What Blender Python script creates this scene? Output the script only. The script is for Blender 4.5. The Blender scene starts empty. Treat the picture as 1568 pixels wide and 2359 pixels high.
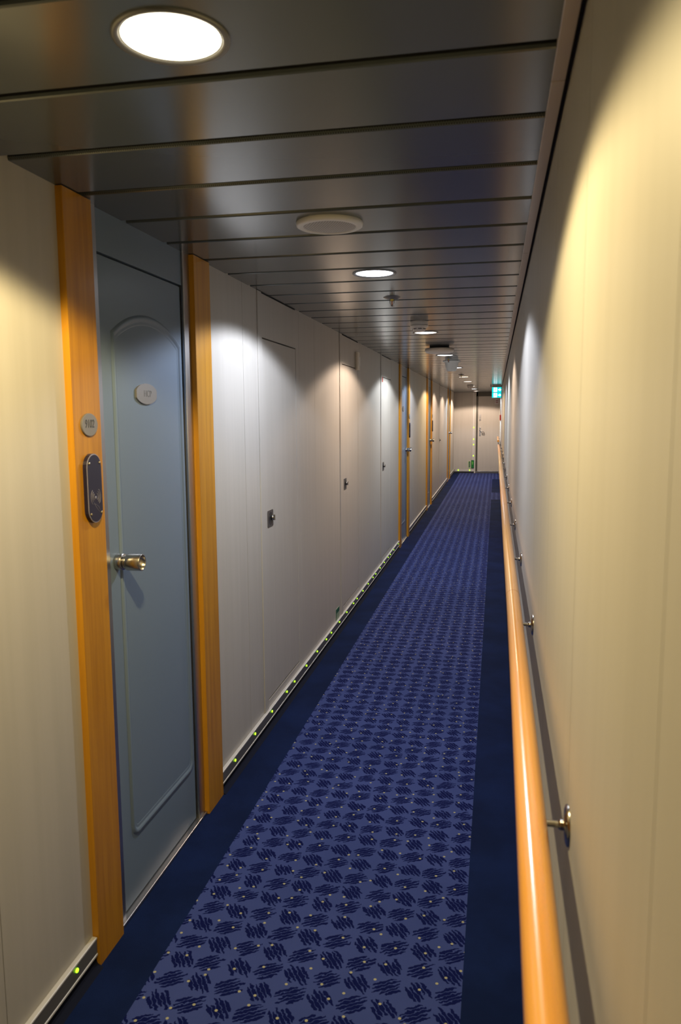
import bpy, bmesh, math, random
from mathutils import Vector, Matrix

# ------------------------------------------------------------------ camera, world, exposure
SC = bpy.context.scene
COL = SC.collection
ZC = 1.585                      # eye height above the carpet

cam_data = bpy.data.cameras.new('camera')
cam = bpy.data.objects.new('camera', cam_data)
COL.objects.link(cam)
cam_data.sensor_fit = 'VERTICAL'
cam_data.sensor_height = 23.6
cam_data.lens = 1770.0 / 2359.0 * 23.6
cam_data.clip_start = 0.02
cam_data.clip_end = 60
YAW, PITCH, ROLL = 0.1990, -0.1251, -0.0070
fw = Vector((-math.sin(YAW) * math.cos(PITCH), math.cos(YAW) * math.cos(PITCH), math.sin(PITCH)))
r0 = Vector((math.cos(YAW), math.sin(YAW), 0))
u0 = r0.cross(fw)
rt = r0 * math.cos(ROLL) + u0 * math.sin(ROLL)
up = -r0 * math.sin(ROLL) + u0 * math.cos(ROLL)
cam.matrix_world = Matrix(((rt.x, up.x, -fw.x, 0), (rt.y, up.y, -fw.y, 0), (rt.z, up.z, -fw.z, ZC), (0, 0, 0, 1)))
cam_data.dof.use_dof = True
cam_data.dof.focus_distance = 6.0
cam_data.dof.aperture_fstop = 4.3
SC.camera = cam

world = bpy.data.worlds.new('world')
SC.world = world
world.use_nodes = True
world.node_tree.nodes['Background'].inputs['Color'].default_value = (0.02, 0.02, 0.02, 1)
world.node_tree.nodes['Background'].inputs['Strength'].default_value = 0.0

SC.view_settings.view_transform = 'Standard'
SC.view_settings.look = 'None'
SC.view_settings.exposure = 0.0
SC.view_settings.gamma = 1.0
SC.view_settings.use_curve_mapping = False

# lamp colours and powers, lamp by lamp down the corridor: (y, colour, watts)
WARM, COOL, PEACH, WHITE, AMBER = (1.0, .79, .39), (.90, .97, 1.13), (1.0, .77, .60), (.94, 1.0, 1.07), (1.0, .75, .42)
LAMPS = [
    (1.215, WARM, 82), (3.29, COOL, 66), (5.70, PEACH, 62), (7.88, WHITE, 72), (10.0, COOL, 60),
    (12.45, AMBER, 74), (14.27, PEACH, 64), (16.55, PEACH, 66), (18.40, WHITE, 70), (20.05, PEACH, 112)]
LAMP_X = -0.511

# ------------------------------------------------------------------ dimensions
XL, XR = -1.118, 0.119          # wall faces
ZT = 2.176                      # ceiling
YB, YE = -2.6, 21.2             # ends of the corridor
RUN_L, RUN_R = -0.940, -0.064   # patterned runner

# ------------------------------------------------------------------ node helper
class X:
    """a socket that can be written in sums"""
    def __init__(s, nt, v): s.nt, s.v = nt, v
    def _op(s, op, *a):
        n = s.nt.nodes.new('ShaderNodeMath'); n.operation = op
        for i, q in enumerate((s,) + a):
            q = q.v if isinstance(q, X) else q
            if isinstance(q, (int, float)): n.inputs[i].default_value = q
            else: s.nt.links.new(q, n.inputs[i])
        return X(s.nt, n.outputs[0])
    def __add__(s, o): return s._op('ADD', o)
    def __sub__(s, o): return s._op('SUBTRACT', o)
    def __mul__(s, o): return s._op('MULTIPLY', o)
    def __truediv__(s, o): return s._op('DIVIDE', o)
    def floor(s): return s._op('FLOOR')
    def fract(s): return s._op('FRACT')
    def abs(s): return s._op('ABSOLUTE')
    def lt(s, o): return s._op('LESS_THAN', o)
    def gt(s, o): return s._op('GREATER_THAN', o)
    def mod(s, o): return s._op('FLOORED_MODULO', o)
    def mx(s, o): return s._op('MAXIMUM', o)
    def mn(s, o): return s._op('MINIMUM', o)
    def pw(s, o): return s._op('POWER', o)
    def smooth(s, a, b):
        n = s.nt.nodes.new('ShaderNodeMapRange'); n.interpolation_type = 'SMOOTHSTEP'
        s.nt.links.new(s.v, n.inputs[0]); n.inputs[1].default_value = a; n.inputs[2].default_value = b
        return X(s.nt, n.outputs[0])

def new_mat(name):
    m = bpy.data.materials.new(name); m.use_nodes = True
    nt = m.node_tree
    return m, nt, nt.nodes['Principled BSDF']

def setp(b, **k):
    for n, v in k.items():
        s = b.inputs[n.replace('_', ' ')]
        s.default_value = (*v, 1) if isinstance(v, tuple) and len(v) == 3 and s.type == 'RGBA' else v

def plain(name, col, rough=.5, metal=0.0, emit=None, strength=0.0, coat=0.0, spec=.5):
    m, nt, b = new_mat(name)
    setp(b, Base_Color=col, Roughness=rough, Metallic=metal, Coat_Weight=coat)
    b.inputs['Specular IOR Level'].default_value = spec
    if emit: setp(b, Emission_Color=emit, Emission_Strength=strength)
    return m

def position(nt, scale=(1, 1, 1)):
    g = nt.nodes.new('ShaderNodeNewGeometry')
    mp = nt.nodes.new('ShaderNodeVectorMath'); mp.operation = 'MULTIPLY'
    nt.links.new(g.outputs['Position'], mp.inputs[0]); mp.inputs[1].default_value = scale
    return mp.outputs[0]

def noise(nt, vec, scale, detail=3, rough=.5):
    n = nt.nodes.new('ShaderNodeTexNoise'); n.inputs['Scale'].default_value = scale
    n.inputs['Detail'].default_value = detail; n.inputs['Roughness'].default_value = rough
    nt.links.new(vec, n.inputs['Vector']); return n.outputs['Fac']

def mix(nt, fac, a, b):
    n = nt.nodes.new('ShaderNodeMix'); n.data_type = 'RGBA'
    for s, q in ((n.inputs[0], fac), (n.inputs[6], a), (n.inputs[7], b)):
        q = q.v if isinstance(q, X) else q
        if isinstance(q, tuple): s.default_value = (*q, 1)
        elif isinstance(q, (int, float)): s.default_value = q
        else: nt.links.new(q, s)
    return n.outputs[2]

def bump(nt, b, h, strength, dist=.001):
    n = nt.nodes.new('ShaderNodeBump'); n.inputs['Strength'].default_value = strength; n.inputs['Distance'].default_value = dist
    nt.links.new(h.v if isinstance(h, X) else h, n.inputs['Height']); nt.links.new(n.outputs[0], b.inputs['Normal'])

def streaky(name, a, b_, scale, rough=.45, coat=0.0, spec=.5, contrast=(.3, .7), bmp=0.0):
    """colour with streaks stretched along one axis"""
    m, nt, b = new_mat(name)
    n = noise(nt, position(nt, scale), 1.0, 4, .6)
    f = X(nt, n).smooth(*contrast)
    nt.links.new(mix(nt, f, a, b_), b.inputs['Base Color'])
    setp(b, Roughness=rough, Coat_Weight=coat); b.inputs['Specular IOR Level'].default_value = spec
    if coat: b.inputs['Coat Roughness'].default_value = .12
    if bmp: bump(nt, b, n, bmp)
    return m

M = {}
M['wall'] = streaky('wall_laminate', (.405, .382, .342), (.430, .405, .366), (22, 22, .9), rough=.42, spec=.35)
M['wood'] = streaky('honey_wood', (.355, .148, .005), (.465, .212, .008), (55, 55, 2.2), rough=.36, coat=.12)
M['wood_lit_side'] = streaky('honey_wood_lit_side', (.58, .25, .008), (.66, .30, .012), (55, 55, 2.2), rough=.4)  # honey wood painted lighter on the jamb sides to imitate lamplight
M['rail_wood'] = streaky('varnished_rail_wood', (.66, .28, .030), (.80, .38, .062), (90, 1.1, 90), rough=.3, coat=.6)
M['ring'] = plain('rail_joint_line', (.33, .11, .02), .5)
M['leaf'] = plain('blue_grey_door_paint', (.145, .195, .262), .34, spec=.32)
M['steel'] = plain('brushed_steel', (.46, .45, .44), .34, 1.0)
M['steel_dark'] = plain('dull_steel', (.20, .195, .19), .42, .9)
M['chrome'] = plain('polished_steel', (.50, .47, .42), .26, 1.0)
M['bracket'] = plain('bracket_steel', (.42, .40, .37), .22, 1.0)
M['nickel'] = plain('satin_nickel_plate', (.175, .165, .155), .5, .1)
M['reader'] = plain('reader_black', (.017, .016, .038), .38, 0, spec=.35)
M['reader_edge'] = plain('reader_bright_edge', (.36, .35, .44), .5, .4)
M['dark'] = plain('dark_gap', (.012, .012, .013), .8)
M['black'] = plain('black_plastic', (.02, .02, .022), .5)
M['white'] = plain('white_plastic', (.76, .75, .72), .4)
M['ivory'] = plain('ivory_plastic', (.60, .56, .46), .45)
M['detector'] = plain('detector_plastic', (.74, .72, .68), .5)
M['ink'] = plain('engraved_dark', (.025, .025, .025), .5)
M['faint_ink'] = plain('faint_engraving', (.095, .092, .09), .5)
M['line'] = plain('pale_engraving', (.20, .19, .24), .5)
M['screw'] = plain('brass_screw', (.5, .42, .25), .35, .9)
M['red'] = plain('red_plastic', (.42, .020, .008), .4)
M['trim'] = plain('beige_edge_profile', (.42, .35, .29), .30, .25)
M['white_trim'] = plain('pale_metal_trim', (.52, .50, .45), .35, .2)
M['frame_dark'] = plain('dark_bronze_frame', (.085, .080, .065), .35, .3)
M['cover'] = plain('strip_cover', (.135, .13, .125), .3, .2)
M['strip_edge'] = plain('strip_top_edge', (.55, .535, .51), .4, .1)
M['led'] = plain('green_led', (.3, .6, .05), .4, emit=(.42, 1.0, .02), strength=2.2)
M['led_base'] = plain('led_base', (.30, .32, .10), .4)
M['lamp_ring'] = plain('lamp_ring', (.17, .17, .165), .35, .3)
M['cove'] = plain('cove_carpet', (.008, .010, .022), .95, spec=.1)
M['green_dark'] = plain('sign_green', (.004, .085, .028), .4)
M['green_lit'] = plain('sign_green_lit', (.004, .09, .02), .4, emit=(.0, .35, .03), strength=.10)
M['pale_green'] = plain('luminescent_border', (.42, .47, .30), .5)
M['pale_green2'] = plain('sign_pale_green', (.25, .34, .22), .5)
M['bright_green'] = plain('sign_mark_green', (.12, .40, .06), .5, emit=(.1, .5, .02), strength=.12)
M['paper'] = plain('notice_paper', (.50, .48, .48), .6)
M['notice_red'] = plain('notice_print', (.28, .13, .13), .6)
M['sign_teal'] = plain('lit_teal', (.0, .3, .3), .4, emit=(.005, .70, .72), strength=1.3)
M['sign_white'] = plain('lit_white', (.8, .8, .8), .4, emit=(.80, .95, 1.0), strength=2.6)
M['bulb_red'] = plain('sprinkler_bulb', (.5, .12, .02), .2)
M['bulb_yellow'] = plain('sprinkler_brass', (.45, .35, .06), .3, .6)

# ---- ceiling metal: semi-gloss grey paint; second material has the fine punched holes
def ceiling_mat(name, holes):
    m, nt, b = new_mat(name)
    setp(b, Base_Color=(.084, .096, .096), Roughness=.20)
    b.inputs['Specular IOR Level'].default_value = .65
    if holes:
        g = nt.nodes.new('ShaderNodeNewGeometry'); s = nt.nodes.new('ShaderNodeSeparateXYZ'); nt.links.new(g.outputs['Position'], s.inputs[0])
        x, y = X(nt, s.outputs[0]), X(nt, s.outputs[1])
        a, c = (x + y) / .0054, (x - y) / .0054
        u, v = a.fract() - .5, c.fract() - .5
        d = (u * u + v * v)
        f = d.lt(.085)
        nt.links.new(mix(nt, f, (.084, .096, .096), (.02, .02, .02)), b.inputs['Base Color'])
    return m
M['ceiling'] = ceiling_mat('ceiling_paint', False)
M['ceiling_holes'] = ceiling_mat('ceiling_paint_perforated', True)

# ---- carpets
def carpet_border():
    m, nt, b = new_mat('navy_carpet')
    n = noise(nt, position(nt), 3.0, 5, .6)
    f = X(nt, n).smooth(.35, .7)
    nt.links.new(mix(nt, f, (.0038, .0100, .043), (.0058, .0150, .066)), b.inputs['Base Color'])
    setp(b, Roughness=.95); b.inputs['Specular IOR Level'].default_value = .08
    bump(nt, b, noise(nt, position(nt), 420, 2), .6, .002)
    return m
def carpet_runner():
    m, nt, b = new_mat('patterned_carpet')
    g = nt.nodes.new('ShaderNodeNewGeometry'); s = nt.nodes.new('ShaderNodeSeparateXYZ'); nt.links.new(g.outputs['Position'], s.inputs[0])
    x, y = X(nt, s.outputs[0]), X(nt, s.outputs[1])
    PX, PY = .0868, .0810
    gx, gy = (x + .096) / PX + 20.5, (y - 2.108) / PY + 100.5
    ix, iy = gx.floor(), gy.floor()
    u, v = gx.fract() - .5, gy.fract() - .5
    kind = (ix + iy).mod(2.0)
    def wn(a, c, d):
        cb = nt.nodes.new('ShaderNodeCombineXYZ')
        for i, q in enumerate((a, c, d)):
            if isinstance(q, X): nt.links.new(q.v, cb.inputs[i])
            else: cb.inputs[i].default_value = q
        w = nt.nodes.new('ShaderNodeTexWhiteNoise'); w.noise_dimensions = '3D'; nt.links.new(cb.outputs[0], w.inputs['Vector'])
        return X(nt, w.outputs['Value'])
    wob = X(nt, noise(nt, position(nt), 70, 2)) - .5
    def scribble(ang, per, seed, half, width, fall, rng):
        ca, sa = math.cos(ang), math.sin(ang)
        along, across = u * ca + v * sa, v * ca - u * sa
        across = across + wob * .22
        k = across / per + .5
        i = k.floor()
        ln = wn(i, ix + seed, iy) * .26 + half - i.abs() * fall           # each stroke its own length
        sh = (wn(i, ix, iy + seed + 7.0) - .5) * .26
        e = (along + sh).abs() / ln.mx(.02)
        taper = (e * e) * -.6 + 1.0
        return (k.fract() - .5).abs().lt(taper * width) * e.lt(1.0) * i.abs().lt(rng)
    A = scribble(math.radians(-57), .146, 3.0, .38, .44, .075, 2.6) * u.abs().lt(.46) * v.abs().lt(.46)
    B = scribble(math.radians(33), .140, 11.0, .44, .42, .085, 2.6) * u.abs().lt(.47) * v.abs().lt(.45)
    mark = A * kind + B * (kind * -1.0 + 1.0)
    # pale yellow flecks
    vo = nt.nodes.new('ShaderNodeTexVoronoi'); vo.feature = 'F1'; vo.voronoi_dimensions = '2D'
    vo.inputs['Scale'].default_value = 1 / .080; vo.inputs['Randomness'].default_value = .85
    nt.links.new(position(nt, (1, 1, 1)), vo.inputs['Vector'])
    fleck = X(nt, vo.outputs['Distance']).lt(.054)
    n = noise(nt, position(nt), 1.3, 4, .6)
    ground = mix(nt, X(nt, n).smooth(.3, .7), (.038, .056, .178), (.048, .068, .212))
    c1 = mix(nt, mark, ground, (.0030, .0060, .058))
    c2 = mix(nt, fleck, c1, (.36, .34, .20))
    nt.links.new(c2, b.inputs['Base Color'])
    setp(b, Roughness=.95); b.inputs['Specular IOR Level'].default_value = .08
    bump(nt, b, noise(nt, position(nt), 420, 2), .5, .002)
    return m
M['navy'] = carpet_border()
M['runner'] = carpet_runner()

# ------------------------------------------------------------------ mesh helper
class MB:
    def __init__(s): s.bm = bmesh.new(); s.mats = []
    def mi(s, mat):
        m = M[mat]
        if m not in s.mats: s.mats.append(m)
        return s.mats.index(m)
    def _fin(s, faces, mat, smooth=False):
        i = s.mi(mat)
        for f in faces: f.material_index = i; f.smooth = smooth
    def box(s, x0, x1, y0, y1, z0, z1, mat, bev=0.0, seg=2):
        P = [(x0, y0, z0), (x1, y0, z0), (x1, y1, z0), (x0, y1, z0), (x0, y0, z1), (x1, y0, z1), (x1, y1, z1), (x0, y1, z1)]
        v = [s.bm.verts.new(p) for p in P]
        F = [s.bm.faces.new([v[i] for i in q]) for q in ((0, 3, 2, 1), (4, 5, 6, 7), (0, 1, 5, 4), (1, 2, 6, 5), (2, 3, 7, 6), (3, 0, 4, 7))]
        if bev:
            es = list({e for f in F for e in f.edges})
            r = bmesh.ops.bevel(s.bm, geom=es, offset=bev, segments=seg, profile=.5, affect='EDGES')
            F = list({f for f in F if f.is_valid} | set(r['faces']))
        s._fin(F, mat); return s
    def quad(s, pts, mat):
        s._fin([s.bm.faces.new([s.bm.verts.new(p) for p in pts])], mat); return s
    def lathe(s, prof, mat, axis='Z', at=(0, 0, 0), n=40, sx=1.0, sy=1.0, smooth=True):
        """prof: (radius, height) rings along the axis; sx, sy squash the two cross directions"""
        ax = {'Z': (Vector((1, 0, 0)), Vector((0, 1, 0)), Vector((0, 0, 1))), 'X': (Vector((0, 1, 0)), Vector((0, 0, 1)), Vector((1, 0, 0))),
              'Y': (Vector((0, 0, 1)), Vector((1, 0, 0)), Vector((0, 1, 0)))}[axis]
        at = Vector(at); rings = []
        for r, h in prof:
            if r < 1e-6: rings.append([s.bm.verts.new(at + ax[2] * h)])
            else: rings.append([s.bm.verts.new(at + ax[0] * (r * sx * math.cos(2 * math.pi * k / n)) + ax[1] * (r * sy * math.sin(2 * math.pi * k / n)) + ax[2] * h) for k in range(n)])
        F = []
        for a, b in zip(rings, rings[1:]):
            for k in range(n):
                q = [a[k % len(a)], a[(k + 1) % n % len(a)], b[(k + 1) % n % len(b)], b[k % len(b)]]
                q = list(dict.fromkeys(q))
                if len(q) >= 3: F.append(s.bm.faces.new(q))
        s._fin(F, mat, smooth); return s
    def prism(s, pts, x0, x1, mat, axis='X'):
        """outline of (a, b) pairs extruded along an axis; a, b = the two other axes in order (y,z), (x,z) or (x,y)"""
        def P(a, b, h): return {'X': (h, a, b), 'Y': (a, h, b), 'Z': (a, b, h)}[axis]
        lo = [s.bm.verts.new(P(a, b, x0)) for a, b in pts]; hi = [s.bm.verts.new(P(a, b, x1)) for a, b in pts]
        F = [s.bm.faces.new(hi), s.bm.faces.new(lo[::-1])]
        n = len(pts)
        for k in range(n): F.append(s.bm.faces.new([lo[k], lo[(k + 1) % n], hi[(k + 1) % n], hi[k]]))
        s._fin(F, mat); return s
    def tube(s, path, r, mat, n=16, cap=True, smooth=True):
        path = [Vector(p) for p in path]
        rs = r if isinstance(r, list) else [r] * len(path)
        rings = []; ref = None
        for i, p in enumerate(path):
            d = (path[min(i + 1, len(path) - 1)] - path[max(i - 1, 0)]).normalized()
            if ref is None: ref = Vector((0, 0, 1)) if abs(d.z) < .9 else Vector((1, 0, 0))
            a = (ref - d * ref.dot(d)).normalized(); b = d.cross(a); ref = a
            rings.append([s.bm.verts.new(p + a * (rs[i] * math.cos(2 * math.pi * k / n)) + b * (rs[i] * math.sin(2 * math.pi * k / n))) for k in range(n)])
        F = [s.bm.faces.new([A[k], A[(k + 1) % n], B[(k + 1) % n], B[k]]) for A, B in zip(rings, rings[1:]) for k in range(n)]
        s._fin(F, mat, smooth)
        if cap: s._fin([s.bm.faces.new(rings[0][::-1]), s.bm.faces.new(rings[-1])], mat)
        return s
    def band(s, loop, prof, closed, mat):
        """a moulding: profile (offset outward in the plane, height out of the plane) swept along points in the y-z plane; x grows out"""
        n = len(loop); rows = []
        for i in range(n):
            p = Vector(loop[i]); a = Vector(loop[(i - 1) % n]); c = Vector(loop[(i + 1) % n])
            d1 = (p - a).normalized(); d2 = (c - p).normalized()
            n1, n2 = Vector((d1.y, -d1.x)), Vector((d2.y, -d2.x))
            nn = (n1 + n2); nn = nn / max(nn.dot(n1), .35)
            rows.append([(p.x + nn.x * o, p.y + nn.y * o, h) for o, h in prof])
        V = [[s.bm.verts.new((h, y, z)) for y, z, h in row] for row in rows]
        F = []
        for i in range(n):
            A, B = V[i], V[(i + 1) % n]
            for k in range(len(prof) - 1): F.append(s.bm.faces.new([A[k], A[k + 1], B[k + 1], B[k]]))
        s._fin(F, mat, True); return s
    def build(s, name, parent=None, off=None):
        bmesh.ops.recalc_face_normals(s.bm, faces=s.bm.faces)
        me = bpy.data.meshes.new(name)
        if off is not None: bmesh.ops.translate(s.bm, verts=s.bm.verts, vec=[-c for c in off])
        s.bm.to_mesh(me); s.bm.free()
        for m in s.mats: me.materials.append(m)
        o = bpy.data.objects.new(name, me); COL.objects.link(o)
        if parent is not None: o.parent = parent
        return o

def tag(o, label=None, cat=None, group=None, kind=None):
    for k, v in (('label', label), ('category', cat), ('group', group), ('kind', kind)):
        if v: o[k] = v
    return o
def empty(name, loc):
    o = bpy.data.objects.new(name, None); COL.objects.link(o); o.location = loc; o.empty_display_size = .05
    return o
def copy_tree(o, parent=None):
    c = o.copy(); COL.objects.link(c)
    if parent is not None: c.parent = parent
    for ch in list(o.children): copy_tree(ch, c)
    return c
def lettering(body, parent, loc, size, mat, facing='+X', depth=.0004, shear=0.0, width=1.0):
    cu = bpy.data.curves.new('lettering', 'FONT'); cu.body = body; cu.size = size; cu.align_x = 'CENTER'; cu.align_y = 'CENTER'
    cu.extrude = depth; cu.shear = shear; cu.materials.append(M[mat])
    o = bpy.data.objects.new('lettering', cu); COL.objects.link(o); o.parent = parent; o.location = loc
    o.rotation_euler = {'+X': (math.pi / 2, 0, math.pi / 2), '-Y': (math.pi / 2, 0, 0)}[facing]
    o.scale = (width, 1, 1)
    bpy.context.view_layer.update()
    me = bpy.data.meshes.new_from_object(o.evaluated_get(bpy.context.evaluated_depsgraph_get()))
    q = bpy.data.objects.new('lettering', me); COL.objects.link(q); q.parent = parent
    q.location, q.rotation_euler, q.scale = o.location, o.rotation_euler, o.scale
    bpy.data.objects.remove(o); bpy.data.curves.remove(cu)
    q.name = 'lettering'
    return q

# ------------------------------------------------------------------ setting: floor
DOORS = [(1.872, False), (9.03, True), (12.70, True), (18.30, True)]    # near edge of the frame, mirrored
DW = 1.040                                                             # frame width overall
mb = MB()
segs = [(YB, 14.61, True), (14.61, 15.92, False), (15.92, 19.25, True), (19.25, YE + .4, False)]
for a, b, border in segs:
    mb.quad([(XL - .2, a, 0), (RUN_L, a, 0), (RUN_L, b, 0), (XL - .2, b, 0)], 'navy')
    mb.quad([(RUN_L, a, 0), (RUN_R, a, 0), (RUN_R, b, 0), (RUN_L, b, 0)], 'runner')
    mb.quad([(RUN_R, a, 0), (XR + .2, a, 0), (XR + .2, b, 0), (RUN_R, b, 0)], 'navy' if border else 'runner')
o = mb.build('floor'); tag(o, 'blue carpet floor with patterned runner and navy borders', 'floor', kind='structure')

# ------------------------------------------------------------------ ceiling: 300 mm metal planks with open grooves
mb = MB()
PY0, PW, GR = 1.3643, .300, .026
XC = XR - .030
k0 = int(math.floor((YB - PY0) / PW)); k = k0
while PY0 + k * PW < YE:
    a, b = PY0 + k * PW + GR * .5, PY0 + (k + 1) * PW - GR * .5
    b = min(b, YE + .05)
    mat = 'ceiling_holes' if k in (1, 2) else 'ceiling'
    xl = XL - .06
    if b - a > .03:
        mb.prism([(a + .0042, ZT), (b - .0042, ZT), (b - .0015, ZT + .002), (b, ZT + .008), (a, ZT + .008), (a + .0015, ZT + .0025)], xl, XC, mat, 'X')
        mb.box(xl, XC, a + .0005, b - .0005, ZT + .008, ZT + .030, 'dark')  # plank sides coloured dark to stand for shade inside the grooves
    k += 1
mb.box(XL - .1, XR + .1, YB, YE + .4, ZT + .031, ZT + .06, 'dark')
o = mb.build('ceiling'); tag(o, 'grey metal plank ceiling with dark cross grooves', 'ceiling', kind='structure')

mb = MB()
y = YB; j = 0
random.seed(4)
CUTS = [YB, 0.2, 1.50, 3.0, 4.5, 6.0, 9.0, 12.0, 15.0, 18.0, YE]
for a, b in zip(CUTS, CUTS[1:]):
    mb.box(XC - .003, XC + .021, a + .0015, b - .0015, ZT - .004, ZT + .028, 'trim', .001, 1)
mb.box(XC + .021, XR + .02, YB, YE, ZT + .012, ZT + .031, 'dark')
o = mb.build('trim_1'); tag(o, 'beige edge profile along the ceiling over the handrail wall', 'trim', kind='structure')

# ------------------------------------------------------------------ left wall: panels, open joints, cover battens, hatch openings
HATCH = [(3.645, 4.289), (5.640, 6.308), (7.668, 8.330), (15.70, 16.55)]
HZ0, HZ1 = .132, 1.963
SEAMS = [0.30, 1.478, 3.356, 4.362, 4.747, 5.518, 6.372, 7.566, 8.392, 10.68, 11.29, 11.90, 14.3, 14.9, 15.5, 16.65, 17.3, 17.9, 19.9, 20.5]
BATTENS = [(3.570, 3.634), (5.535, 5.60), (7.575, 7.640), (15.60, 15.66)]
mb = MB()
TH = .05
def panel(a, b, z0, z1):
    """one wall panel, split at hatch openings"""
    cuts = [h for h in HATCH if h[0] >= a - 1e-6 and h[1] <= b + 1e-6]
    y = a
    for h in cuts:
        if h[0] - y > .004: mb.box(XL - TH, XL, y, h[0], z0, z1, 'wall')
        mb.box(XL - TH, XL, h[0], h[1], HZ1, ZT - .005, 'wall')
        mb.box(XL - TH, XL, h[0], h[1], z0, HZ0, 'wall')
        mb.box(XL - TH, XL - .028, h[0], h[1], HZ0, HZ1, 'dark')
        y = h[1]
    if b - y > .004: mb.box(XL - TH, XL, y, b, z0, z1, 'wall')
runs, y = [], YB
for d, _ in DOORS:
    runs.append((y, d + .02)); y = d + DW - .02
runs.append((y, YE + .2))
for a, b in runs:
    cs = [a] + [s for s in SEAMS if a + .05 < s < b - .05] + [b]
    for p, q in zip(cs, cs[1:]): panel(p + (.0012 if p != a else 0), q - (.0012 if q != b else 0), 0.0, ZT + .02)
    mb.box(XL - TH - .02, XL - .006, a, b, 0, .01, 'dark')
    mb.box(XL - TH - .02, XL - TH + .005, a, b, 0, ZT, 'dark')
for a, b in BATTENS: mb.box(XL - .004, XL + .006, a, b, .096, ZT - .001, 'wall', .003, 2)
o = mb.build('wall_left'); tag(o, 'cream panelled cabin wall with vertical joints', 'wall', kind='structure')

# ------------------------------------------------------------------ right wall
mb = MB()
cs = [YB, -.035, .565, 1.165, 1.765] + [1.765 + .6 * i for i in range(1, 33)]
cs = [c for c in cs if c < YE] + [YE + .2]
for p, q in zip(cs, cs[1:]): mb.box(XR, XR + .05, p + .0008, q - .0008, 0, ZT + .02, 'wall')
mb.box(XR + .04, XR + .07, YB, YE + .2, 0, ZT, 'wall')
o = mb.build('wall_right'); tag(o, 'cream wall that carries the long wooden handrail', 'wall', kind='structure')
mb = MB(); mb.box(XR - .012, XR, YB, YE, 0, .10, 'cove', .004)
o = mb.build('baseboard_right'); tag(o, 'dark carpet skirting under the handrail', 'skirting', kind='structure')

# end wall, back wall
mb = MB()
mb.box(XL - .1, -.560, YE, YE + .06, 0, ZT + .02, 'wall')
mb.box(XL, XL + .05, YE - .012, YE, .09, ZT - .005, 'wall', .003)
mb.box(XL, -.56, YE - .010, YE, 0, .045, 'dark')
o = mb.build('wall_end'); tag(o, 'cream end wall panel beside the end door', 'wall', kind='structure')
mb = MB(); mb.box(XL - .1, XR + .1, YB - .06, YB, 0, ZT + .05, 'wall')
o = mb.build('wall_back'); tag(o, 'cream wall closing the corridor behind the viewpoint', 'wall', kind='structure')

# carpeted cove under the cabin wall
mb = MB()
for a, b in runs:
    a2, b2 = max(a, YB) , min(b, YE)
    a2 = a2 + .02 if a > YB else a2; b2 = b2 - .02 if b < YE else b2
    mb.prism([(XL, 0.0), (XL + .030, 0.0), (XL + .012, .010), (XL + .006, .026), (XL + .005, .042), (XL, .042)], a2, b2, 'cove', 'Y')
o = mb.build('baseboard_left'); tag(o, 'dark carpet cove along the cabin wall', 'skirting', kind='structure')

# ------------------------------------------------------------------ guide light strips with green diodes
def led(y, parent, off, x=XL + .016, z=.077):
    m = MB(); m.lathe([(.0001, .0), (.0062, 0), (.0062, .002), (.0055, .0035), (.0001, .005)], 'led', 'X', (x, y, z), 16)
    return m.build('green_diode', parent, off)
def strip(a, b, leds, label):
    root = empty('guide_light_strip', (XL, a, .04)); off = (XL, a, .04)
    m = MB()
    m.box(XL, XL + .016, a, b, .088, .095, 'strip_edge', .002)
    m.box(XL, XL + .016, a, b, .038, .046, 'strip_edge', .002)
    m.box(XL, XL + .006, a, b, .044, .090, 'cover')
    m.build('channel', root, off)
    m = MB(); m.box(XL + .006, XL + .0145, a, b, .046, .088, 'cover', .001, 1); m.build('cover', root, off)
    for y in leds: led(y, root, off)
    return tag(root, label, 'light strip', 'guide light strips along the cabin wall')
LEDS = [3.074, 3.363, 3.648, 3.936, 4.103, 4.388, 4.675, 4.949, 5.112, 5.398, 5.685, 5.972, 6.136, 6.422, 6.706, 6.985, 7.148, 7.441, 7.733, 8.024, 8.200, 8.487, 8.90]
strip(YB + .01, 1.869, [-.1, .19, .48, .64, .92, 1.21, 1.755], 'low guide light strip ending at the wooden frame by plate 9102')
strip(2.915, 9.028, LEDS, 'long low guide light strip with many green diodes under the flush hatches')
strip(10.073, 12.698, [], 'unlit low guide strip between the second and third blue doors')
strip(13.743, 18.298, [], 'unlit low guide strip under the farthest flush hatch')
strip(19.343, YE - .02, [], 'short unlit low guide strip running into the end wall corner')

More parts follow.
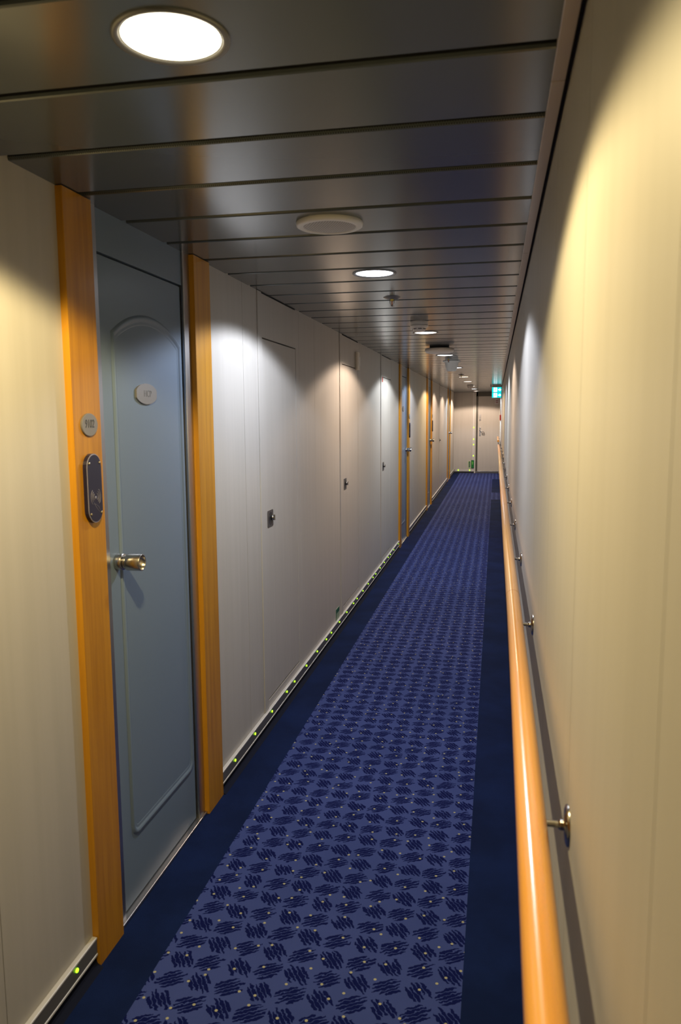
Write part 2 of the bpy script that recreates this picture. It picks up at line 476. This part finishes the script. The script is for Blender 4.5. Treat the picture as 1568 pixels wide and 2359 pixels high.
# ------------------------------------------------------------------ cabin doors
def cabin_door(name, y0, mirrored, label, plaque_text=None):
    """local frame: y from 0 at the near edge of the frame to DW; mirrored doors carry the handle at the far side"""
    root = empty(name, (XL, y0, 0))
    tag(root, label, 'door', 'blue cabin doors', 'structure')
    ya, yb = 0.0, .146
    yc, yd = DW - .162, DW
    off = None
    f = lambda y: DW - y if mirrored else y
    def bx(m, x0, x1, a, b, z0, z1, mat, bev=0):
        a, b = sorted((f(a), f(b))); m.box(x0, x1, a, b, z0, z1, mat, bev)
    for a, b in ((ya, yb), (yc, yd)):
        m = MB(); bx(m, -.010, .0195, a + .0012, b - .0012, 0, ZT - .002, 'wood', .0006)
        bx(m, -.010, .0188, a, a + .0014, 0, ZT - .002, 'wood_lit_side'); bx(m, -.010, .0188, b - .0014, b, 0, ZT - .002, 'wood_lit_side')
        m.build('wooden_jamb', root)
    # dark joint lines between jamb and wall
    m = MB()
    bx(m, -.06, .0, yb - .002, yb + .056, 0, ZT + .02, 'steel', .002)
    bx(m, -.06, .0, yc - .056, yc + .002, 0, ZT + .02, 'steel', .002)
    m.build('steel_frame', root)
    la, lb = yb + .056, yc - .056
    m = MB()
    bx(m, -.030, -.0075, la, lb, 2.056, ZT + .02, 'leaf', .001)
    m.build('transom_panel', root)
    m = MB()
    bx(m, -.08, -.055, la, lb, 0, ZT, 'dark'); bx(m, -.05, -.0135, la, la + .004, .014, 2.054, 'dark'); bx(m, -.05, -.0135, lb - .004, lb, .014, 2.054, 'dark')
    m.build('backing', root)
    # leaf with the raised arched moulding
    leaf = MB()
    fx = -.011
    bx(leaf, -.05, fx, la + .006, lb - .010, .016, 2.050, 'leaf', .0012)
    pa, pb = la + .100, lb - .042
    mid = (pa + pb) / 2
    pts = []
    z_s, z_p, z_b = 1.828, 1.893, .245
    N = 20
    # outline, clockwise seen from the corridor: bottom-left -> bottom-right -> top-right -> arch -> top-left
    rr = .028
    for t in range(5):
        an = -math.pi / 2 - math.pi / 2 * (1 - t / 4.0)
        pts.append((pa + rr + rr * math.cos(an), z_b + rr + rr * math.sin(an)))
    for t in range(5):
        an = -math.pi / 2 + math.pi / 2 * (t / 4.0)
        pts.append((pb - rr + rr * math.cos(an), z_b + rr + rr * math.sin(an)))
    half = (pb - pa) / 2
    R = (half * half + (z_p - z_s) ** 2) / (2 * (z_p - z_s))
    a1 = math.asin(half / R)
    for t in range(N + 1):
        an = a1 - 2 * a1 * t / N
        pts.append((mid + R * math.sin(an), z_p - R + R * math.cos(an)))
    if mirrored: pts = [(DW - a, b) for a, b in pts][::-1]
    leaf.band(pts, [(.020, fx - .0005), (.014, fx + .0050), (.006, fx + .0060), (.0, fx + .002), (-.004, fx + .0002), (-.009, fx + .002), (-.014, fx - .0005)], True, 'leaf')
    lf = leaf.build('leaf', root)
    # threshold
    m = MB(); bx(m, -.05, .010, yb, yc, 0, .012, 'steel', .002); m.build('threshold', root)
    # knob: rose, neck, hollow cylinder
    kb = empty('knob', (0, 0, 0)); kb.parent = root
    ky, kz = f(la + .062), 1.145
    r = .0258
    m = MB(); m.lathe([(.0001, fx), (r * .98, fx), (r, fx + .001), (r, fx + .020), (r * .94, fx + .022), (r * .6, fx + .0225)], 'chrome', 'X', (0, ky, kz), 48); m.build('rose', kb)
    m = MB(); m.lathe([(r * .55, fx + .020), (r * .55, fx + .036)], 'chrome', 'X', (0, ky, kz), 40)
    m.lathe([(r * .72, fx + .024), (r * .80, fx + .028), (r * .72, fx + .032)], 'chrome', 'X', (0, ky, kz), 40); m.build('neck', kb)
    m = MB(); m.lathe([(r * .5, fx + .034), (r * .97, fx + .035), (r, fx + .037), (r, fx + .081), (r * .97, fx + .0825), (r * .86, fx + .0825), (r * .83, fx + .081), (r * .80, fx + .066), (.0001, fx + .064)], 'chrome', 'X', (0, ky, kz), 48); m.build('grip', kb)
    # oval plaque on the leaf
    py, pz = f(la + .300), 1.659
    pq = MB()
    w, h = .074, .0335
    ov = []
    for t in range(48):
        an = 2 * math.pi * t / 48
        a, b = w * 1.07 * math.cos(an), h * math.sin(an)
        ov.append((py + max(-w, min(w, a)), pz + b))
    pq.prism(ov, fx - .001, fx + .006, 'nickel', 'X')
    po = pq.build('oval_plaque', root)
    if plaque_text: lettering(plaque_text, po, (fx + .0062, py + .006, pz), .030, 'faint_ink', shear=0)
    return root, f
def number_plate(y, label, text=None):
    root = empty('number_plate', (XL + .0195, y, 1.564))
    m = MB(); m.lathe([(.0001, 0), (.0425, 0), (.0425, .004), (.041, .0052), (.0001, .0053)], 'nickel', 'X', (0, 0, 0), 48, 1.0, .0315 / .0425, False); m.build('plate', root)
    if text: lettering(text, root, (.0056, -.003, .002), .032, 'ink', shear=.16, width=.78)
    return tag(root, label, 'sign', 'number plates on door frames')
def card_reader(y, label, detail=True):
    root = empty('card_reader', (XL + .0195, y, 1.389))
    hw, hh, sh = .039, .096, .058
    def outline(s):
        pts = []
        for t in range(13):
            an = math.pi * t / 12
            pts.append((hw * s * math.cos(an), sh + (hh - sh) * s * math.sin(an) - (1 - s) * .002))
        for t in range(13):
            an = math.pi + math.pi * t / 12
            pts.append((hw * s * math.cos(an), -sh + (hh - sh) * s * math.sin(an) + (1 - s) * .002))
        return pts
    m = MB(); m.prism(outline(1.0), 0, .011, 'reader', 'X'); m.prism(outline(.985), .011, .0125, 'reader_edge', 'X'); m.build('housing', root)
    m = MB(); m.prism(outline(.93), .0120, .0135, 'reader', 'X'); fp = m.build('face', root)
    if detail:
        for a in (-.028, .028):
            for b in (-.070, .070):
                m = MB(); m.lathe([(.0001, .0134), (.004, .0134), (.0035, .0150), (.0001, .0155)], 'screw', 'X', (0, a, b), 14); m.build('screw', fp)
        m = MB()
        for rad in (.012, .019, .026):
            for sgn in (-1, 1):
                m.tube([(.0136, sgn * rad * math.cos(t) , -.024 + rad * math.sin(t)) for t in [(-50 + 10 * q) * math.pi / 180 for q in range(11)]], .0007, 'line', 6)
        # card symbol held to the reader
        c = [(-.012, -.040), (.012, -.052), (.030, -.074), (.008, -.060)]
        m.tube([(.0136, a, b) for a, b in c + c[:1]], .0006, 'line', 6, cap=False)
        m.lathe([(.0001, .0134), (.0045, .0134), (.0045, .0138), (.0001, .0138)], 'line', 'X', (0, 0, -.026), 12)
        m.build('reader_symbol', fp)
    return tag(root, label, 'card reader', 'card readers on door frames')
door, f1 = cabin_door('door_1', DOORS[0][0], False, 'blue cabin door with HCP plaque between honey wood jambs', 'HCP')
door, _ = cabin_door('door_2', DOORS[1][0], True, 'blue cabin door just past the third flush hatch')
door, _ = cabin_door('door_3', DOORS[2][0], True, 'third blue cabin door down the corridor')
door, _ = cabin_door('door_4', DOORS[3][0], True, 'last blue cabin door before the end wall')
number_plate(1.949, 'small oval nickel plate engraved 9102 on wooden jamb', '9102')
number_plate(DOORS[1][0] + DW - .075, 'small oval number plate on the far jamb of the second blue door')
number_plate(DOORS[2][0] + DW - .075, 'small oval number plate on the far jamb of the third blue door')
card_reader(1.947, 'black card reader with rounded ends under plate 9102')
card_reader(DOORS[1][0] + DW - .075, 'black card reader on the far jamb of the second blue door', False)
card_reader(DOORS[2][0] + DW - .075, 'black card reader on the far jamb of the third blue door', False)

# ------------------------------------------------------------------ flush service hatches
HL = ['large white flush service hatch beside the blue door with HCP plaque', 'white flush service hatch under the small ivory box',
      'white flush service hatch with a tiny red sticker at its corner', 'farthest white flush service hatch, before the last blue door']
for (a, b), lab in zip(HATCH, HL):
    root = empty('service_hatch', (XL, a, HZ0)); off = (XL, a, HZ0)
    m = MB(); m.box(XL - .022, XL - .0005, a + .0025, b - .006, HZ0 + .008, HZ1 - .006, 'wall', .0015); m.build('panel', root, off)
    cy, cz = a + .088, 1.067
    pl = MB()
    pts = []
    for cx_, cz_, q in ((.050, .0425, 0), (-.050, .0425, 1), (-.050, -.0425, 2), (.050, -.0425, 3)):
        for t in range(5):
            an = math.pi / 2 * (q + t / 4.0)
            pts.append((cy + cx_ - math.copysign(.008, cx_) + .008 * math.cos(an), cz + cz_ - math.copysign(.008, cz_) + .008 * math.sin(an)))
    pl.prism(pts, XL - .001, XL + .002, 'steel_dark', 'X')
    pl.lathe([(.034, .0021), (.033, .0026), (.031, .0022), (.0001, .0022)], 'black', 'X', (XL, cy + .002, cz), 32)
    lp = pl.build('latch_plate', root, off)
    m = MB(); m.lathe([(.0001, .002), (.014, .002), (.014, .012), (.012, .016), (.0001, .017)], 'bracket', 'X', (XL, cy + .014, cz + .004), 24)
    m.box(XL + .012, XL + .022, cy + .010, cy + .018, cz - .010, cz + .018, 'bracket', .002)
    m.build('turn_knob', lp, off)
    tag(root, lab, 'hatch', 'flush service hatches')
m = MB(); m.box(XL, XL + .006, 7.648, 7.696, 1.912, 1.962, 'red', .001); tag(m.build('red_sticker'), 'tiny red square sticker on the corner of the third hatch', 'sticker')
root = empty('ivory_box', (XL, 6.225, 2.019))
m = MB(); m.box(0, .022, -.050, .050, -.072, .072, 'ivory', .004); m.build('housing', root)
m = MB(); m.box(.022, .026, .006, .038, -.036, .036, 'detector', .002); m.build('cover_plate', root)
tag(root, 'small ivory wall box above the second flush hatch', 'box')

# green escape sign low on the cabin wall
root = empty('escape_route_sign', (XL, 5.405, .140))
m = MB(); m.box(0, .002, -.06, .06, -.050, .042, 'pale_green2'); m.build('panel', root)
m = MB(); m.box(.002, .0026, -.056, .056, .008, .038, 'green_dark'); m.box(.002, .0026, -.056, -.046, -.04, .008, 'green_dark'); m.build('green_band', root)
tag(root, 'small green escape sign low on the wall between two hatches', 'sign')

# ------------------------------------------------------------------ ceiling lamps
def downlight(y, col, watts, label):
    root = empty('downlight', (LAMP_X, y, ZT))
    m = MB(); m.lathe([(.0800, .004), (.0800, -.001), (.0820, -.0035), (.0880, -.0045), (.0920, -.003), (.0925, .001)], 'lamp_ring', 'Z', (0, 0, 0), 64); m.build('trim_ring', root)
    mt = plain('lamp_glass', (.8, .8, .8), .4, emit=tuple(min(1.0, .35 + .65 * c / max(col)) for c in col), strength=9.0)
    M['_glass'] = mt
    m = MB(); m.lathe([(.0802, .0005), (.0700, -.0015), (.040, -.0028), (.0001, -.0032)], '_glass', 'Z', (0, 0, 0), 48); m.build('glass', root)
    ld = bpy.data.lights.new('bulb', 'SPOT'); ld.energy = watts; ld.color = [c / max(col) for c in col]
    ld.spot_size = math.radians(150); ld.spot_blend = .16; ld.shadow_soft_size = .028
    lo = bpy.data.objects.new('bulb', ld); COL.objects.link(lo); lo.parent = root; lo.location = (0, 0, -.034)
    return tag(root, label, 'ceiling lamp', 'round recessed ceiling lamps')
LL = ['large glaring yellow recessed lamp in the plank before the perforated planks', 'round bluish white recessed lamp between loudspeaker grille and sprinkler',
      'round recessed lamp right behind the first smoke detector', 'round recessed lamp behind the pale dome fixture', 'round recessed lamp half hidden by the cone fitting',
      'yellowish recessed lamp just past the second blue door', 'recessed lamp past the third blue door', 'recessed lamp half hidden behind the last smoke detector', 'recessed lamp level with the last blue door', 'last recessed lamp right above the end door']
for (y, c, w), lab in zip(LAMPS, LL): downlight(y, c, w, lab)

# loudspeaker grille
root = empty('ceiling_loudspeaker', (-.515, 2.414, ZT))
m = MB(); m.lathe([(.102, .002), (.104, -.004), (.102, -.011), (.096, -.014), (.083, -.0145), (.081, -.012)], 'detector', 'Z', (0, 0, 0), 64); m.build('rim', root)
mg, nt, b = new_mat('grille_mesh')
g = nt.nodes.new('ShaderNodeNewGeometry'); s_ = nt.nodes.new('ShaderNodeSeparateXYZ'); nt.links.new(g.outputs['Position'], s_.inputs[0])
gx_, gy_ = X(nt, s_.outputs[0]), X(nt, s_.outputs[1])
fm = ((gx_ + gy_ * .55) / .0085).fract().lt(.42) * ((gy_ - gx_ * .4) / .0062).fract().lt(.62)
nt.links.new(mix(nt, fm, (.50, .48, .45), (.16, .15, .14)), b.inputs['Base Color']); setp(b, Roughness=.5)
M['grille'] = mg
m = MB(); m.lathe([(.0815, -.012), (.060, -.0145), (.0001, -.016)], 'grille', 'Z', (0, 0, 0), 48); m.build('grille', root)
tag(root, 'round white loudspeaker grille in the ceiling between two lamps', 'loudspeaker')

def sprinkler(x, y, label):
    root = empty('sprinkler', (x, y, ZT))
    m = MB(); m.lathe([(.012, -.010), (.030, -.008), (.044, -.001), (.046, .001)], 'lamp_ring', 'Z', (0, 0, 0), 32); m.build('escutcheon', root)
    m = MB(); m.lathe([(.010, 0), (.010, -.016), (.007, -.018), (.0001, -.018)], 'bulb_yellow', 'Z', (0, 0, 0), 16)
    m.tube([(-.010, 0, -.014), (-.0095, 0, -.030), (0, 0, -.044)], .0018, 'bracket', 8); m.tube([(.010, 0, -.014), (.0095, 0, -.030), (0, 0, -.044)], .0018, 'bracket', 8); m.build('body', root)
    m = MB(); m.lathe([(.0001, -.017), (.003, -.018), (.003, -.036), (.0001, -.040)], 'bulb_red', 'Z', (0, 0, 0), 12); m.build('glass_bulb', root)
    m = MB(); m.lathe([(.0001, -.043), (.012, -.043), (.013, -.0445), (.0001, -.046)], 'bracket', 'Z', (0, 0, 0), 20); m.build('deflector', root)
    return tag(root, label, 'sprinkler', 'ceiling sprinklers')
sprinkler(-.527, 3.97, 'ceiling sprinkler just past the bluish white lamp')
sprinkler(-.500, 8.28, 'ceiling sprinkler just before the cone fitting')
sprinkler(-.520, 11.75, 'ceiling sprinkler just before the yellowish far lamp')

def smoke_detector(x, y, label, mat='detector', s=1.0):
    root = empty('smoke_detector', (x, y, ZT))
    m = MB(); m.lathe([(.056 * s, .001), (.057 * s, -.004), (.056 * s, -.020), (.053 * s, -.024)], mat, 'Z', (0, 0, 0), 40); m.build('base', root)
    m = MB(); m.lathe([(.057 * s, -.024), (.058 * s, -.030), (.054 * s, -.036), (.044 * s, -.041), (.040 * s, -.058), (.030 * s, -.062), (.0001, -.063)], mat, 'Z', (0, 0, 0), 40)
    hd = m.build('sensing_head', root)
    m = MB()
    for q in range(8):
        an = q * math.pi / 4 + .2; r = .0415 * s
        c_, s2 = math.cos(an), math.sin(an)
        p = [(c_ * r - s2 * d, s2 * r + c_ * d) for d in (-.011, .011)]
        m.prism([p[0], p[1], (p[1][0] * 1.04, p[1][1] * 1.04), (p[0][0] * 1.04, p[0][1] * 1.04)], -.050, -.046, 'dark', 'Z')
    m.build('sensor_slots', hd)
    return tag(root, label, 'smoke detector', 'smoke detectors on the ceiling')
smoke_detector(-.491, 5.02, 'white smoke detector just before a recessed lamp')
smoke_detector(-.529, 16.12, 'far smoke detector on the ceiling close to the end wall', 'detector', 1.15)

root = empty('dome_fixture', (-.494, 6.86, ZT))
m = MB(); m.lathe([(.085, .001), (.085, -.018)], 'black', 'Z', (0, 0, 0), 40); m.build('neck', root)
m = MB(); m.lathe([(.085, -.016), (.118, -.018), (.125, -.024), (.126, -.040), (.120, -.052), (.100, -.059), (.0001, -.062)], 'detector', 'Z', (0, 0, 0), 56); m.build('dome', root)
m = MB(); m.lathe([(.0001, -.0), (.005, -.0), (.0001, -.004)], 'white', 'Z', (-.02, -.095, -.059), 12); m.build('indicator', root)
tag(root, 'wide pale round dome fixture hanging under the ceiling between two lamps', 'ceiling fixture')

root = empty('cone_fitting', (-.496, 8.80, ZT))
m = MB(); m.lathe([(.098, .001), (.100, -.003), (.096, -.008), (.076, -.011)], 'white', 'Z', (0, 0, 0), 40); m.build('flange', root)
m = MB(); m.lathe([(.078, -.010), (.066, -.060), (.050, -.104), (.046, -.108), (.0001, -.109)], 'white', 'Z', (0, 0, 0), 40); m.build('cone_body', root)
tag(root, 'white cone shaped fitting hanging from the ceiling', 'ceiling fixture')

# ------------------------------------------------------------------ handrails on the right wall
RAIL = [(.0592, .30), (.0602, .75), (.0625, 1.2), (.0645, 1.7), (.0655, 2.3), (.0652, 2.86), (.0635, 4.4), (.0632, 6.6), (.0620, 9.0), (.0625, 12.0), (.0600, 14.2), (.0570, 15.35)]
RZ, RR = .985, .0222
def rail_x(y):
    for (xa, ya), (xb, yb) in zip(RAIL, RAIL[1:]):
        if y <= yb: return xa + (xb - xa) * max(0, (y - ya)) / (yb - ya)
    return RAIL[-1][0]
def handrail(y0, y1, joints, brackets, label, curved=False):
    root = empty('handrail', (XR, y0, RZ)); off = (XR, y0, RZ)
    m = MB()
    ys = [y0 + (y1 - y0) * t / 60.0 for t in range(61)]
    m.tube([(rail_x(y), y, RZ) for y in ys], RR, 'rail_wood', 28); m.build('rail', root, off)
    for y in joints:
        m = MB(); m.lathe([(RR - .001, -.0012), (RR + .0003, -.0008), (RR + .0003, .0008), (RR - .001, .0012)], 'ring', 'Y', (rail_x(y), y, RZ), 28); m.build('joint_ring', root, off)
    for i, y in enumerate(brackets):
        bz = RZ - .022
        rx = rail_x(y)
        m = MB()
        m.tube([(XR - .002, y, bz), (XR - .020, y, bz + .0005), (rx + .012, y, bz + .0015), (rx + .003, y, bz + .004), (rx, y, RZ - .012)], [.0058, .0052, .0052, .0052, .006], 'bracket', 14)
        br = m.build('bracket', root, off)
        m = MB(); m.lathe([(.0001, -.0145), (.0068, -.0145), (.0085, -.010), (.0078, -.0065), (.026, -.0048), (.0305, -.003), (.0312, 0)], 'bracket', 'X', (XR, y, bz), 32)
        m.build('flange', br, off)
    if curved:
        m = MB(); m.tube([(rail_x(y0), y0 + .03, RZ - .01), (rail_x(y0) + .004, y0 + .03, RZ - .06), (XR - .03, y0 + .03, RZ - .085), (XR, y0 + .03, RZ - .088)], .008, 'steel_dark', 10); m.build('curved_bracket', root, off)
    return tag(root, label, 'handrail', 'wooden handrails')
handrail(.30, 15.35, [.06 + 2.5 * i for i in range(1, 7)], [1.147, 2.294, 3.36, 4.42, 5.54, 6.66, 7.85, 9.0, 10.1, 11.2, 12.3, 13.4, 14.5],
         'long varnished orange wooden handrail on steel brackets along the wall')
handrail(17.75, 20.9, [], [18.6, 20.2], 'short second wooden handrail close to the end door', True)

# ------------------------------------------------------------------ end of the corridor
root = empty('door_5', (0, YE, 0)); tag(root, 'cream end door in a dark bronze frame under the lit sign', 'door', kind='structure')
off = (0, YE, 0)
m = MB(); m.box(-.565, -.528, YE - .014, YE + .04, 0, ZT + .02, 'white_trim', .003); m.box(.088, XR, YE - .014, YE + .04, 0, ZT, 'white_trim', .003); m.build('trim_strip', root, off)
m = MB(); m.box(-.528, -.478, YE - .010, YE + .05, .02, ZT + .02, 'frame_dark', .003); m.box(-.528, .090, YE - .010, YE + .05, 2.066, ZT + .02, 'frame_dark', .003); m.build('frame', root, off)
m = MB(); m.box(-.478, .088, YE + .002, YE + .04, .055, 2.066, 'wall', .002); lf = m.build('leaf', root, off)
m = MB(); m.box(-.528, .088, YE - .030, YE + .03, 0, .052, 'steel_dark', .003); m.box(-.478, .088, YE - .032, YE - .004, .045, .058, 'steel', .002); m.build('threshold', root, off)
m = MB(); m.prism([( -.422 + .021 * math.cos(t), 1.507 + .066 * (1 if math.sin(t) > 0 else -1) + .021 * math.sin(t)) for t in [2 * math.pi * q / 24 for q in range(24)]], YE - .018, YE + .003, 'steel', 'Y')
m.lathe([(.0001, -.022), (.013, -.022), (.015, -.016)], 'chrome', 'Y', (-.422, YE, 1.462), 20); m.build('lock_case', root, off)
m = MB(); m.box(-.440, -.396, YE - .006, YE + .003, 1.005, 1.245, 'steel', .003); pl = m.build('handle_plate', root, off)
m = MB(); m.tube([(-.420, YE - .004, 1.165), (-.420, YE - .045, 1.165), (-.395, YE - .055, 1.155), (-.330, YE - .055, 1.120), (-.305, YE - .052, 1.098), (-.302, YE - .045, 1.075), (-.320, YE - .035, 1.058), (-.370, YE - .028, 1.066)], .009, 'steel', 12); m.build('lever', pl, off)
root = empty('notice', (.018, YE + .001, 1.925))
m = MB(); m.box(-.055, .055, -.002, 0, -.075, .075, 'paper'); m.build('sheet', root)
m = MB(); m.box(-.030, .028, -.0026, -.0018, .012, .034, 'notice_red'); m.box(-.030, .028, -.0026, -.0018, -.034, -.012, 'notice_red'); m.build('print', root)
tag(root, 'small faint paper notice high on the end door', 'notice')

# guide lights on the end wall
root = empty('guide_light_strip', (-.9, YE, .04)); off = (-.9, YE, .04)
m = MB(); m.box(XL + .05, -.566, YE - .014, YE, .085, .093, 'strip_edge', .002); m.box(XL + .05, -.566, YE - .013, YE, .045, .086, 'cover', .002); m.build('channel', root, off)
for x in (-.985, -.680):
    m = MB(); m.lathe([(.0001, -.020), (.014, -.019), (.016, -.013)], 'led', 'Y', (x, YE, .078), 16, 1.3, .9); m.build('green_diode', root, off)
tag(root, 'low guide light strip at the foot of the end wall', 'light strip')
root = empty('guide_light_strip', (-.56, YE, .30)); off = (-.56, YE, .30)
m = MB(); m.box(-.612, -.570, YE - .013, YE, .34, ZT - .004, 'strip_edge', .002); m.box(-.604, -.578, YE - .0145, YE - .012, .35, ZT - .01, 'cover', .001); m.build('channel', root, off)
for z in (1.235, .922, .775, .472):
    m = MB(); m.lathe([(.0001, -.021), (.012, -.020), (.015, -.0135)], 'led', 'Y', (-.572 - .012, YE, z), 16, 1.4, .9); m.build('green_diode', root, off)
tag(root, 'upright guide light strip with four green diodes beside the end door', 'light strip')
root = empty('escape_route_sign', (-.686, YE, .235))
m = MB(); m.box(-.046, .046, -.003, 0, -.108, .098, 'pale_green'); m.build('border', root)
m = MB(); m.box(-.022, .022, -.0045, -.002, -.082, .080, 'green_dark')
for q in range(4): m.box(-.010, .008, -.0052, -.004, .040 - q * .036 - .008, .040 - q * .036 + .012, 'pale_green2')
m.build('panel', root)
tag(root, 'upright escape sign with pale border low on the end wall', 'sign')
root = empty('escape_route_sign', (-.600, YE - .0145, .245))
m = MB(); m.box(-.040, .038, -.004, 0, -.106, .108, 'green_dark'); m.build('panel', root)
m = MB(); m.box(-.030, .028, -.0055, -.003, -.098, .100, 'green_lit'); m.box(-.014, .006, -.0062, -.005, -.01, .045, 'bright_green'); m.prism([(-.022, .045), (.016, .045), (-.003, .075)], -.0062, -.005, 'bright_green', 'Y'); m.build('arrow_panel', root)
tag(root, 'all green upright escape sign beside the end door frame', 'sign')

# red call point on the right wall
root = empty('call_point', (XR, 18.55, 1.508))
m = MB(); m.box(-.036, 0, -.055, .055, -.062, .062, 'red', .005); m.build('box', root)
m = MB(); m.box(-.039, -.035, -.030, .030, -.025, .020, 'paper', .002); m.build('push_plate', root)
tag(root, 'red fire call point box on the wall by the end door', 'call point')
root = empty('conduit', (XR, 18.55, 1.0))
m = MB(); m.tube([(XR - .012, 18.55, .06), (XR - .012, 18.55, 1.444)], .010, 'white', 12); m.tube([(XR - .012, 18.55, 1.572), (XR - .012, 18.55, ZT)], .010, 'white', 12); m.build('pipe', root, (XR, 18.55, 1.0))
tag(root, 'thin white upright conduit above and below the red call point', 'conduit')

# lit exit sign, hung from the ceiling
root = empty('exit_sign', (.004, 16.0, 2.03))
m = MB(); m.box(-.098, .100, -.010, .045, -.118, .105, 'white_trim', .004); m.box(-.090, .098, -.012, .10, .106, .148, 'black', .003); m.build('housing', root)
m = MB(); m.box(-.122, -.106, -.03, .03, .105, .146, 'black', .002); m.build('hanger', root)
def sign_panel(z0, z1, flip):
    m = MB(); m.box(-.092, .092, -.014, -.008, z0, z1, 'sign_teal', .002); p = m.build('lit_panel', root)
    zc, h = (z0 + z1) / 2, (z1 - z0)
    m = MB()
    # door opening, running figure, arrow
    m.box(-.060, .006, -.0155, -.013, z0 + .008, z1 - .008, 'sign_white')
    m.build('door_symbol', p)
    m = MB()
    m.lathe([(.0001, -.018), (.007, -.018), (.007, -.015), (.0001, -.015)], 'sign_teal', 'Y', (-.020, 0, zc + .032), 14)
    for a, b_, r in (((-.024, zc + .022), (-.034, zc - .006), .006), ((-.030, zc + .018), (-.010, zc + .006), .004), ((-.034, zc - .006), (-.018, zc - .018), .005), ((-.018, zc - .018), (-.022, zc - .036), .004), ((-.034, zc - .006), (-.046, zc - .026), .005), ((-.026, zc + .018), (-.046, zc + .010), .0035)):
        m.tube([(a[0], -.016, a[1]), (b_[0], -.016, b_[1])], r, 'sign_teal', 8)
    m.build('running_figure', p)
    m = MB()
    s = -1 if flip else 1
    m.prism([(.024, zc - .008 * s), (.024, zc + .008 * s), (.058, zc + .008 * s), (.058, zc + .030 * s), (.090, zc), (.058, zc - .030 * s), (.058, zc - .008 * s)], -.0155, -.013, 'sign_white', 'Y')
    m.build('arrow', p)
sign_panel(-.112, -.012, False)
sign_panel(-.004, .096, True)
tag(root, 'lit teal and white exit sign hanging at the ceiling before the end door', 'exit sign')
